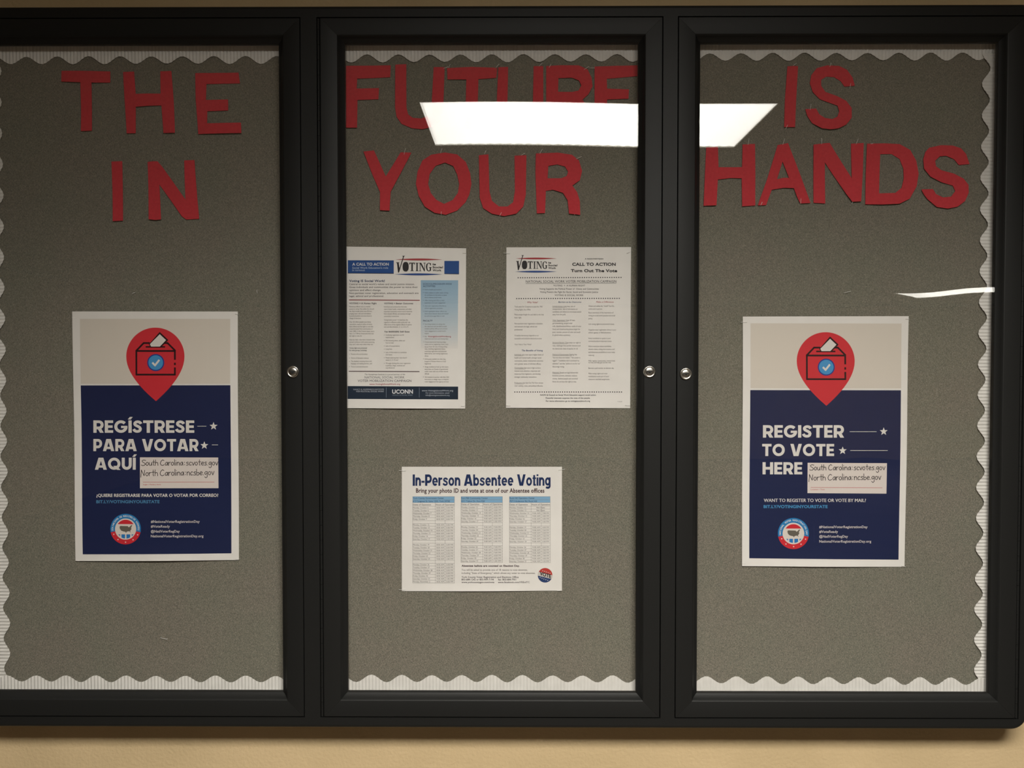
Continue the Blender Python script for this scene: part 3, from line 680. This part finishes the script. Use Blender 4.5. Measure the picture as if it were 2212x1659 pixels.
# ---- the VOTING is Social Work logo (drawn in the frame of the first flyer's crop)
def logo(s, T):
    def q(pts): return [T(*p) for p in pts]
    DK = (44, 42, 44)
    def lens(col, cy, x0, x1, h):
        n = 14; up = [(x0+(x1-x0)*i/n, cy-h*math.sin(math.pi*i/n)) for i in range(n+1)]; dn = [(x0+(x1-x0)*i/n, cy+h*math.sin(math.pi*i/n)) for i in range(n-1, 0, -1)]
        s.poly('logo', col, 2, q(up+dn))
    lens((170, 62, 66), 283, 945, 1742, 17); lens((44, 76, 140), 537, 935, 1745, 17)
    P = lambda pts: s.poly('logo', DK, 3, q(pts))
    P([(955,332),(1012,332),(1012,340),(1001,344),(1018,440),(1003,508),(990,505),(972,345),(957,340)])
    P([(994,502),(1076,236),(1058,222),(1104,220),(1104,226),(1092,234),(1008,505)])
    s.poly('logo', DK, 3, q([(1120+52*math.copysign(abs(math.cos(a))**.8, math.cos(a)), 407+82*math.copysign(abs(math.sin(a))**.8, math.sin(a))) for a in [2*math.pi*i/28 for i in range(28)]]))
    P([(1182,338),(1276,338),(1276,372),(1268,372),(1262,352),(1242,350),(1242,470),(1258,474),(1258,480),(1200,480),(1200,474),(1217,470),(1217,350),(1198,352),(1190,372),(1182,372)])
    P([(1288,340),(1338,340),(1338,346),(1324,350),(1324,472),(1338,476),(1338,481),(1288,481),(1288,476),(1302,472),(1302,350),(1288,346)])
    P([(1346,340),(1386,340),(1438,445),(1438,350),(1422,346),(1422,340),(1460,340),(1460,346),(1447,350),(1447,484),(1436,484),(1370,362),(1370,472),(1386,476),(1386,481),(1346,481),(1346,476),(1360,472),(1360,350),(1346,346)])
    P([(1550,345),(1550,385),(1542,385),(1530,356),(1508,348),(1492,370),(1488,412),(1493,455),(1510,474),(1530,468),(1530,425),(1516,420),(1516,414),(1562,414),(1562,420),(1552,425),(1552,470),(1532,482),(1506,484),(1478,468),(1464,412),(1474,362),(1502,341),(1528,341),(1542,350)])
    for t, x0, x1, yb in (('is', 1580, 1634, 381), ('Social', 1578, 1754, 432), ('Work', 1578, 1728, 484)):
        a = T(x0, yb); b = T(x1, yb); k = (b[0]-a[0])/(x1-x0)
        s.text('logo', DK, 3, t, a[0], b[0], a[1], 34*k, .03)

def para(s, part, col, lines, x0, y0, dy, cap, full, bold=0, l=2, wide=26):
    """ragged paragraph; line width follows its number of characters, at most full"""
    mx = max(len(t) for t in lines)
    for i, t in enumerate(lines):
        if not t: continue
        vs, _ = glyphs(t, bold); wn = max(v[0] for v in vs)
        s.text(part, col, l, t, x0, x0+min(full, wn*wide), y0+i*dy, cap, bold)
TXT = (118, 112, 108); TXB = (74, 72, 76)

# ---- flyer, middle door upper left
s = Sheet('call to action flyer with blue header bars and light blue side column', 'flyer', 'letter-size flyers', (745.5, 533), (1007, 536.5), (1005, 882.5), (747.5, 881.5), ph=1.1, amp=.0007, name='flyer')
s.tf = ((735, 525), 7.9)
BL1 = (34, 76, 140)
s.poly('blue_bar', BL1, 0, [(135, 297), (918, 299), (917, 526), (135, 521)]); s.poly('blue_bar|b', BL1, 0, [(1778, 307), (2029, 307), (2028, 535), (1778, 530)])
s.poly('bar_edge', (40, 34, 52), 1, [(135, 512), (917, 518), (917, 527), (135, 521)]); s.poly('bar_edge|b', (40, 34, 52), 1, [(1778, 523), (2028, 526), (2028, 535), (1778, 530)])
s.text('lettering', (215, 215, 218), 2, 'A CALL TO ACTION', 210, 832, 388, 48, .03)
s.text('lettering', (170, 186, 208), 2, 'Social Work Education\'s role', 210, 822, 443, 34, .015); s.text('lettering', (170, 186, 208), 2, 'in turnout', 210, 425, 482, 32, .015)
logo(s, lambda x, y: (x, y))
s.text('lettering', (42, 62, 102), 2, 'Voting IS Social Work!', 158, 765, 667, 38, .025)
for i, (t, x1) in enumerate((("Central to social work's values and social justice mission.", 1272), ('Gives individuals and communities the power to voice their', 1325), ('opinions and effect change.', 700), ('Non-partisan voter registration, education and outreach are', 1337), ('legal, ethical and professional.', 750))):
    s.text('lettering', (100, 94, 96), 2, t, 158, x1, 719+i*50.5, 30, .008)
s.line('rule', (140, 56, 62), 2, [(158, 972), (1355, 980)], 13)
# pale column fades downwards in printed bands
for k in range(40):
    f = max(0, 1-(k/27)**1.3); c = tuple(int(a*f+b*(1-f)) for a, b in zip((150, 182, 206), (230, 226, 221)))
    if k < 27: s.rect('side_column', c, 0, 1377, 637+k*43, 2014-k*.25, 637+(k+1)*43+.5)
s.text('lettering', (72, 92, 118), 2, 'SCHOOL/PROGRAM-WIDE', 1415, 1905, 714, 28, .02); s.text('lettering', (72, 92, 118), 2, 'ACTIVITIES', 1415, 1625, 753, 28, .02)
col3 = [['Inform Health and students'], ['Hold a debate or public event, inviting', 'all candidates on the ballot to speak', 'about relevant social issues'], ['Offer training and CEUs to field', 'supervisors on voter engagement'], ['Add voter registration links/info to', 'school registration processes'], ['Hold registration drives, inform stu-', 'dents about election dates and remind', 'ers and encourage them to vote']]
y = 808
for g in col3:
    s.disc('lettering', (90, 100, 118), 2, 1420, y-12, 5, n=8); para(s, 'body_text', (104, 116, 130), g, 1443, y, 39.5, 22, 525); y += 39.5*len(g)+13.5
s.text('lettering', (72, 82, 104), 2, 'FACULTY', 1415, 1578, 1341, 28, .02)
for y, g in ((1395, ['Can bring content on voting into', 'the classroom and the field to build', 'student political efficacy and connect', "voter engagement to social work's", 'impact']), (1606, ['See                                              for', 'classroom exercises and training ideas']), (1700, ['Create experiential learning assign-', 'ments such as registering voters, look-', 'ing up Voter ID rules, finding polling', 'sites, checking registration status,', 'reviewing registration and absentee', 'ballot forms, and running registration', 'drives']), (1990, ['Invite guest speakers to class (e.g.,', 'League of Women Voters or local', 'registrars)']), (2123, ['Assign students to look up who repre-', 'sents them at all levels of government', 'and/or meet with one of their elected', 'officials']), (2297, ['Ask students to partner with their field', 'instructors to design ways to integrate', 'voter engagement into agency services'])):
    s.disc('lettering', (90, 92, 98), 2, 1420, y-12, 5, n=8); para(s, 'body_text', TXT, g, 1443, y, 39.5, 22, 525)
s.text('lettering', (168, 70, 82), 2, 'VotingIsSocialWork.org', 1498, 1890, 1608, 26, .015)
s.text('lettering', TXB, 2, 'VOTING = A Human Right', 158, 625, 1043, 27, .02); s.text('lettering', TXB, 2, 'VOTING = Better Outcomes', 752, 1247, 1045, 27, .02)
para(s, 'body_text', TXT, ['Numerous efforts exist to restrict', 'access to voting. Not unlike the old poll', 'tax, they include strict voter ID laws,', 'purging voter rolls and intimidation', 'by political parties and even those in', 'charge of elections.'], 158, 1097, 39.6, 23, 560)
para(s, 'body_text', TXT, ['Over 20 million people have felony', 'convictions, nearly 6 million of which', 'have unfairly lost the right to vote (dis-', 'proportionately from communities of', 'color (38%). In the 4 worst states, more', 'than 1 in 7 African Americans have lost', 'the right to vote (5).'], 158, 1358, 39.6, 23, 552)
para(s, 'body_text', TXT, ['State by state rules have created wide-', 'spread confusion with some assuming', "they can't vote even when they can."], 158, 1661, 39.6, 23, 565, wide=28)
para(s, 'body_text', TXB, ['Voting rights are protected', 'for many groups, including:'], 158, 1803, 39, 24, 410, bold=.01)
for y, g in ((1906, ['Persons who are homeless']), (1972, ['Victims of domestic violence']), (2028, ['The disabled, including those with', 'language and reading barriers; and']), (2121, ['Those in pre-trial detention'])):
    s.disc('lettering', (100, 96, 96), 2, 162, y-10, 5, n=8); para(s, 'body_text', TXT, g, 186, y, 39, 23, 480)
para(s, 'body_text', TXT, ['Individual and communities that vote', 'report better health, employment, and other', 'important outcomes, receive more resources', 'from elected officials, and develop stronger', 'community connections.'], 750, 1100, 40, 23, 600, wide=26)
para(s, 'body_text', TXT, ['Voting builds power!  It maximizes the', 'capacity to influence public policy and  can', 'offset some of the negative effects of oppres-', 'sion and discrimination. (1, 2, 3, 4, 6, 7)'], 750, 1324, 39.6, 23, 600, wide=26)
s.text('lettering', TXB, 2, 'Yet BARRIERS Still Exist', 752, 1185, 1527, 27, .02)
for y, g in ((1581, ['Confusing registration and ID', 'requirements;']), (1675, ['Not knowing where, when and', 'how to vote;']), (1768, ['Lack of transportation;']), (1820, ['Long lines;']), (1876, ['Lack of information on candidates', 'and issues;']), (1968, ["People believing their vote doesn't", 'matter (1, 3, 7); and']), (2062, ['Wrongly thinking that voter registration', 'is partisan, illegal, unethical and', 'unprofessional.'])):
    s.disc('lettering', (100, 96, 96), 2, 754, y-10, 5, n=8); para(s, 'body_text', TXT, g, 778, y, 39, 23, 552)
s.line('rule', (66, 36, 44), 2, [(154, 2188), (1350, 2194)], 12)
s.text('lettering', TXB, 2, 'The Humphreys Institute is a proud partner of the', 416, 1108, 2253, 24, .0, skew=.2)
s.text('lettering', (84, 82, 86), 2, 'NATIONAL SOCIAL WORK', 420, 1098, 2310, 38, -.004); s.text('lettering', (84, 82, 86), 2, 'VOTER MOBILIZATION CAMPAIGN', 302, 1215, 2369, 38, -.004)
s.text('lettering', (160, 60, 74), 2, 'www.VotingIsSocialWork.org', 500, 1025, 2420, 26, .015)
DNV = (26, 42, 60)
s.poly('footer_bar', DNV, 0, [(130, 2440), (2013, 2450), (2012, 2668), (130, 2659)])
s.tf = ((735, 690), 7.9)
W1 = (188, 194, 202)
s.text('lettering', W1, 2, 'NANCY A. HUMPHREYS INSTITUTE', 230, 750, 1206, 24, .008); s.text('lettering', W1, 2, 'FOR POLITICAL SOCIAL WORK', 280, 750, 1240, 24, .008)
s.text('lettering', (222, 222, 224), 2, 'UCONN', 890, 1243, 1266, 70, .03); s.text('lettering', (140, 152, 164), 2, 'SCHOOL OF SOCIAL WORK', 893, 1240, 1302, 20)
for x in (789, 1352): s.line('lettering', (130, 140, 152), 2, [(x, 1163), (x, 1330)], 6)
s.text('lettering', W1, 2, 'www.VotingIsSocialWork.org', 1395, 1928, 1228, 28, .004); s.text('lettering', W1, 2, 'For more information, email', 1462, 1862, 1266, 24, .002); s.text('lettering', W1, 2, 'info@votingissocialwork.org', 1460, 1865, 1305, 24, .002)
s.done()

# ---- flyer, middle door upper right
s = Sheet('call to action flyer with dotted rules and three text columns', 'flyer', 'letter-size flyers', (1094, 534.5), (1363, 534), (1361, 881.5), (1093, 881), ph=2.6, amp=.0007, name='flyer')
s.tf = ((1080, 525), 7.373)
logo(s, lambda x, y: (248+(x-945)*.821, 248+(y-283)*.827))
D = (52, 50, 52)
s.text('lettering', D, 2, 'A NON-PARTISAN', 1350, 1643, 264, 20, .02)
s.text('lettering', D, 2, 'CALL TO ACTION', 1150, 1842, 365, 50, .035); s.text('lettering', D, 2, 'Turn Out The Vote', 1128, 1865, 466, 48, .035)
for x0, x1, y0, y1 in ((290, 1927, 556, 549), (267, 1898, 887, 883), (237, 1935, 1292+1080-1290+1290, 1292+1080-1290+1290)):
    n = 45 if x0 > 260 else 47
    for i in range(n+1): s.disc('dotted_rule', (62, 60, 66), 2, x0+(x1-x0)*i/n, y0+(y1-y0)*i/n, 9.5, n=8)
s.text('lettering', D, 2, 'NATIONAL SOCIAL WORK VOTER MOBILIZATION CAMPAIGN', 412, 1852, 634, 38, 0, y1=630); s.line('lettering', D, 2, [(412, 646), (1852, 640)], 4)
for t, x0, x1, yb in (('VOTING  =  A HUMAN RIGHT', 850, 1355, 693), ('Voting Supports the Political Power of  Clients and Communities', 627, 1572, 745), ('Voting Powers the Fight for Racial, Social and Economic Justice', 638, 1560, 795), ('VOTING IS SOCIAL WORK', 870, 1328, 846)): s.text('lettering', (92, 88, 90), 2, t, x0, x1, yb, 27, .006)
s.text('lettering', (170, 78, 88), 2, 'Why Vote?', 430, 598, 957, 24, .01, skew=.25); s.text('lettering', (60, 82, 116), 2, 'Barriers to be Overcome', 928, 1290, 953, 24, .01, skew=.25); s.text('lettering', (170, 78, 88), 2, 'Make a Difference', 1528, 1806, 951, 24, .01, skew=.25)
G2 = (128, 124, 122)
def blk(x, y, dy, L, full=560, u=0):
    para(s, 'body_text', G2, L, x, y, dy, 24, full, wide=26)
    if u: s.line('body_text', G2, 2, [(x, y+7), (x+u, y+7)], 3)
blk(232, 1026, 48, ['Took years for Congress to pass the 1965', 'Voting Rights Act (VRA)']); blk(232, 1152, 48, ['Many people fought for and died to win that', 'basic right.'])
blk(232, 1295, 48, ['Non-partisan voter registration, education,', 'and outreach are legal, ethical and', 'professional.']); blk(232, 1484, 48, ['A healthy democracy depends on an', 'accessible and inclusive electoral process.']); blk(232, 1626, 48, ['Your Vote is Your Voice!'])
s.text('lettering', (58, 80, 124), 2, 'The Benefits of Voting', 343, 680, 1724, 26, .012, skew=.2)
blk(232, 1790, 48.5, ['Individuals who vote report higher levels of', 'health and mental health, stronger social', 'connections, better employment outcomes', 'and a greater sense of individual efficacy.'], u=136)
blk(232, 2000, 48, ['Communities that vote in high numbers', 'receive more attention, responses and', 'resources from legislators, and develop', 'stronger community connections.'], u=170)
blk(232, 2238, 48, ['Professions that Get Out The Vote elevate', 'their visibility, voice, and political influence.'], u=142)
blk(836, 1022, 43, ['Limited Access: Long lines, lack of', 'transportation, lack of information on', 'candidates and where to vote keeps people', 'away from the polls.'], u=197)
blk(836, 1243, 47, ['Voter Suppression: Voter ID laws,', 'gerrymandering, purged voter', 'rolls, disenfranchised felons, myths of voter', 'fraud, and closed polling places target the', 'poor, women, persons of color and youth', '& uphold white supremacy.'], 545, u=240)
blk(836, 1598, 48, ['Structural Racism: Chips away our right to', 'vote, challenges free and fair elections and', 'the democratic ideal of equality for all.'], 545, u=232)
blk(836, 1788, 48, ['Distrust of Government: Feeling that', '"my vote does not matter," "the system is', 'rigged" / "candidates don\'t care/need my', 'attention" and that "politics is not for me"', 'discourage voting.'], 525, u=305)
blk(836, 2075, 48, ['Misbeliefs: People wrongly believe that', 'homeless persons, domestic violence', 'victims, disabled people and convicted', 'felons do not have the right to vote.'], u=130)
blk(1408, 1016, 46, ['Obtain and utilize the  VoteR Tool Kit,', 'online and in-person.'], 510); blk(1408, 1121, 47, ['Raise awareness of the importance of', 'voting to social work practice and social', 'policy.'])
blk(1408, 1303, 46, ['Link voting rights to social work issues.']); blk(1408, 1394, 44, ['Organize voter registration drives in your', 'school, agency, or field placement.'], 515); blk(1408, 1529, 45, ['Invite candidates to speak in your', 'community about important issues.'])
blk(1408, 1656, 47, ['Inform everyone about candidates,', 'election dates, voting site locations and', 'early/absentee possibilities in your state.', 'vote.org'], 490); blk(1408, 1886, 27, ['Help register constituents, remind them', 'to vote, and help get out the vote.'], 500)
blk(1408, 2003, 46, ['Become a poll worker on election day.']); blk(1408, 2089, 46, ['Make voting rights and voter', 'mobilization study part of your', 'classroom and field assignments.'])
s.tf = ((1080, 700), 7.373)
for t, x0, x1, yb in (('NASW & Council on Social Work Education support social action.', 640, 1530, 1141), ('Powerful interests suppress the vote of the people.', 728, 1436, 1189), ('For more information go to votingissocialwork.org', 730, 1432, 1237)): s.text('lettering', (66, 64, 68), 2, t, x0, x1, yb, 24, .015)
s.text('lettering', G2, 2, '9.18.20', 1873, 1943, 1242, 16)
s.done()

# ---- absentee voting notice
s = Sheet('landscape In-Person Absentee Voting notice with three date tables', 'notice', None, (868.2, 1008), (1213.8, 1008), (1213.8, 1275.5), (868.2, 1276.5), ph=4, amp=.0006, name='notice')
s.tf = ((850, 1000), 5.821)
NV = (28, 48, 92)
s.heavy('lettering', NV, 2, 'In-Person Absentee Voting', 243, 1975, 286, 143, .06, y1=284)
s.text('lettering', (62, 34, 42), 2, 'Bring your photo ID and vote at one of our Absentee offices', 285, 1897, 373, 56, .02)
LB = (132, 176, 210); LN = (142, 138, 134); TT = (112, 108, 106)
def table(x0, x1, c1, c2, h1, h2, y0, y1, rows, dx=0):
    s.rect('table_header', LB, 0, x0, 420, x1, 497)
    s.text('lettering', (50, 76, 106), 2, h1[0], x0+4, h1[1], 450, 20, .012); s.text('lettering', (50, 76, 106), 2, h2[0], x0+4, h2[1], 489, 20, .012)
    g = lambda p, w=2.6: s.line('table_grid', LN, 2, p, w)
    n = len(rows); dy = (y1-y0)/n
    for yy in [420, 458, 497]+[y0+dy*i for i in range(n+1)]: g([(x0, yy), (x1, yy)])
    g([(x0, 420), (x0, y1)]); g([(x1, 420), (x1, y1)]); g([(c1, 497), (c1, y1)]); g([(c2, y0), (c2, y1)])
    s.text('table_text', (84, 80, 80), 2, 'Dates of Operation', x0+4, x0+230, y0-10, 20, .008); s.text('table_text', (84, 80, 80), 2, 'Hours of Operation', c1+6, x1-4, y0-10, 20, .008)
    for i, r in enumerate(rows):
        if not r: continue
        yb = y0+dy*(i+1)-9
        vs, _ = glyphs(r[0], 0); s.text('table_text', TT, 2, r[0], x0+4, x0+4+max(v[0] for v in vs)*24.2, yb, 18)
        if len(r) == 2: s.text('table_text', (84, 80, 80), 2, r[1], c1+68, c1+172, yb, 18, .008); continue
        s.text('table_text', TT, 2, r[1], c1+16, c2-14, yb, 17); s.text('table_text', TT, 2, r[2], c2+14, x1-16, yb, 17)
D6 = ['Monday', 'Tuesday', 'Wednesday', 'Thursday', 'Friday', 'Saturday']
wk = lambda d0, n, a, b: [('%s, October %d' % (D6[i], d0+i), a[i] if isinstance(a, list) else a, b[i] if isinstance(b, list) else b) for i in range(n)]
e8, e9, p5, p4, p7, p1 = '8:00 AM', '9:00 AM', '5:00 PM', '4:00 PM', '7:00 PM', '1:00 PM'
A8 = [e8]*5+[e9]; P5 = [p5]*5+[p1]
table(243, 768, 527, 650, ('York County Government Center', 635), ('6 S Congress St, Suite 1203, York 29745', 710), 542, 1507,
      wk(5, 5, e8, p5)+[None]+wk(12, 6, A8, P5)+[None]+wk(19, 6, A8, P5)+[None]+wk(26, 6, A8, P5)+[('Monday, November 2', e8, p5)])
PP = [p4, p4, p7, p4, p4, p1]
table(850, 1371, 1123, 1245, ('Fort Mill Community Center', 1187), ('1011 Talbot Dr, Fort Mill', 1145), 537, 1247,
      wk(12, 6, e9, [p4]*5+[p1])+[None]+wk(19, 6, e9, [p7, p4, p7, p4, p4, p1])+[None]+wk(26, 6, e9, [p7, p4, p7, p4, p4, p1]))
table(1457, 1970, 1730, 1858, ('Rock Hill Operation Center', 1775), ('757 S Anderson Rd, Rock Hill', 1802), 541, 1251,
      [('Monday, October 12', 'Not Open'), ('Tuesday, October 13', 'Not Open')]+wk(12, 6, e9, PP)[2:]+[None]+wk(19, 6, e9, [p4, p7, p4, p7, p4, p1])+[None]+wk(26, 6, e9, [p4, p7, p4, p7, p4, p1]))
s.tf = ((850, 1140), 5.821)
s.text('lettering', (60, 34, 42), 2, 'Absentee ballots are counted on Election Day.', 857, 1587, 486, 24, .028)
s.text('lettering', (118, 112, 110), 2, 'You will be asked to provide one of 18 reasons to vote absentee,', 857, 1685, 537, 24); s.text('lettering', (118, 112, 110), 2, 'including "State of Emergency," which allows any voter to vote absentee.', 857, 1783, 577, 24)
for t, x0, x1, yb in (('York County Voter Registration and Elections Office', 857, 1573, 628), ('803-684-1242 or 803-909-7194      fax: 803-684-7901', 857, 1542, 659), ('www.yorkcountygov.com/vote     www.facebook.com/VREofYC', 857, 1712, 692)): s.text('lettering', (78, 72, 74), 2, t, x0, x1, yb, 23, .012)
cx, cy, r = 1906, 594, 91
s.disc('vote_button', (206, 200, 194), 1, cx, cy, r+3)
an = lambda a: math.degrees(math.asin(a/r))
s.disc('vote_button', (190, 64, 58), 2, cx, cy, r, a0=an(24)-14, a1=180-an(24)-14, n=20); s.disc('vote_button', (38, 62, 110), 2, cx, cy, r, a0=180+an(26)-14, a1=360-an(26)-14, n=20)
s.text('vote_button', (30, 28, 30), 4, 'VOTE', 1838, 1980, 592, 48, .04, y1=632)
for i in range(5): star(s, 'vote_button', (225, 220, 214), 3, 1876+i*23, 536+i*8-abs(2-i)*0, 8); star(s, 'vote_button', (225, 220, 214), 3, 1843+i*24, 622+i*9, 8)
s.done()

# ------------------------------------------------------------------ staples
def staple(x0, y0, x1, y1, label, dep=.0032):
    ax, az = U(x0, y0, YBRD); bx, bz = U(x1, y1, YBRD)
    d = Vector((bx-ax, 0, bz-az)); L = max(d.length, .004); d.normalize(); a = Vector((ax, 0, az)); b = a+d*L
    r = .00033; n = Vector((d.z, 0, -d.x))
    yo = YBRD-dep
    path = [(a, YBRD-.0004), (a+d*.0004, yo), (b-d*.0004, yo), (b, YBRD-.0004)]
    pts = [Vector((p.x, y, p.z)) for p, y in path]
    vs = []; fs = []
    for i, p in enumerate(pts):
        t = (pts[min(i+1, 3)]-pts[max(i-1, 0)]).normalized(); e1 = n; e2 = t.cross(e1).normalized()
        for k in range(6):
            an = math.pi/3*k; q = p+e1*r*math.cos(an)+e2*r*math.sin(an); vs.append(tuple(q))
    for i in range(3):
        for k in range(6): fs.append((i*6+k, i*6+(k+1) % 6, (i+1)*6+(k+1) % 6, (i+1)*6+k))
    fs += [tuple(range(6))[::-1], tuple(range(18, 24))]
    o = link('staple', pyd(vs, fs), M['steel'], smooth=True); tag(o, label, 'staple', 'silver staples holding paper on the board')
def st(frame, rows):
    (ox, oy), k = frame
    for x0, y0, x1, y1, lab in rows: staple(ox+x0/k, oy+y0/k, ox+x1/k, oy+y1/k, lab)
st(R2, [(820,399,850,388,'slanted staple between the first U and the T of FUTURE'), (851,396,861,372,'upright staple at the top left of the T of FUTURE'),
 (1119,398,1141,372,'slanted staple at the top right end of the T of FUTURE'), (1371,385,1391,364,'slanted staple on the second U of FUTURE'),
 (1428,392,1440,373,'short staple at the top left of the R of FUTURE'), (1628,405,1658,386,'slanted staple at the top right of the R of FUTURE'), (1657,395,1691,395,'bright level staple between the R and E of FUTURE'),
 (595,891,604,856,'bright upright staple on the right arm of the Y of YOUR'), (805,882,813,857,'staple at the top of the O of YOUR'), (1057,890,1066,868,'staple at the top left of the U of YOUR'),
 (1268,897,1290,884,'slanted staple at the top right of the U of YOUR'), (1375,887,1391,859,'bright slanted staple at the top of the R of YOUR'), (1584,918,1616,904,'staple at the right shoulder of the R of YOUR'),
 (808,1238,809,1218,'staple at the foot of the O of YOUR'), (1144,1246,1155,1224,'staple at the foot of the U of YOUR'), (1564,1218,1575,1239,'staple at the foot of the R of YOUR')])
st(R3, [(762,416,784,399,'slanted staple at the top of the I of IS'), (991,421,999,398,'staple at the top of the S of IS'), (1114,560,1122,525,'staple on the upper tip of the S of IS'),
 (867,693,873,654,'bright upright staple on the lower tip of the S of IS'), (713,815,727,785,'staple at the foot of the I of IS'), (244,920,249,884,'staple at the top left of the H of HANDS'),
 (478,911,485,871,'bright staple at the top right of the H of HANDS'), (696,910,708,871,'bright staple at the top of the A of HANDS'), (938,909,940,869,'bright upright staple at the top left of the N of HANDS'),
 (1154,908,1169,872,'slanted staple at the top right of the N of HANDS'), (1247,905,1260,903,'tiny staple at the top left of the D of HANDS'), (214,1294,219,1271,'staple at the foot of the H of HANDS'),
 (558,1290,568,1268,'staple at the left foot of the A of HANDS'), (808,1280,810,1246,'staple at the right foot of the A of HANDS'), (1126,1284,1143,1247,'slanted staple at the foot of the N of HANDS')])
st(((0, 0), 1), [(348,1376.5,362,1379.5,'stray staple on bare fabric at the bottom of the left door'), (286,635,293,632,'faint stray staple above the Spanish poster'),
 (556,626.5,557,635,'stray staple on bare fabric to the right above the Spanish poster'), (1822,633,1837,629,'stray staple on bare fabric above the English poster'),
 (862,1015.8,877,1016.4,'staple at the top left corner of the absentee notice'), (1206,1015,1220,1013,'staple at the top right corner of the absentee notice'),
 (862,1272.6,876,1272.8,'staple at the bottom left corner of the absentee notice'), (1203.5,1275,1214,1274.6,'staple at the bottom right corner of the absentee notice'),
 (1087.5,547,1102,548,'staple at the top left corner of the dotted rule flyer'), (1353.5,547,1360,545,'staple at the top right corner of the dotted rule flyer'),
 (1093.5,876,1103,876.2,'staple at the bottom left corner of the dotted rule flyer'), (1350,875,1361,875.6,'staple at the bottom right corner of the dotted rule flyer'),
 (1000,546.4,1007,546.6,'staple at the top right corner of the blue header flyer'), (995.8,876.8,1003.5,877,'staple at the bottom right corner of the blue header flyer'),
 (157.5,686,165.5,686.7,'staple at the top left corner of the Spanish poster'), (509,678.2,515,679,'staple at the top right corner of the Spanish poster'),
 (166,1210.6,174,1210.8,'staple at the bottom left corner of the Spanish poster'), (509,1206.3,517.5,1207,'staple at the bottom right corner of the Spanish poster'),
 (1599,696.4,1613,696.4,'staple at the top left corner of the English poster'), (1955,689,1963,689.4,'staple at the top right corner of the English poster'),
 (1602,1215.5,1610.5,1216,'staple at the bottom left corner of the English poster'), (1946,1221,1955,1223,'staple at the bottom right corner of the English poster'),
 (960,1485,960,1496,'left staple in the bottom border of the middle door'), (1131,1485,1131,1496,'centre staple in the bottom border of the middle door'), (1357.5,1487,1357.5,1496,'right staple in the bottom border of the middle door'),
 (1752.4,1488,1752.4,1500,'left staple in the bottom border of the right door'), (1990,1489,1990,1501,'right staple in the bottom border of the right door')])
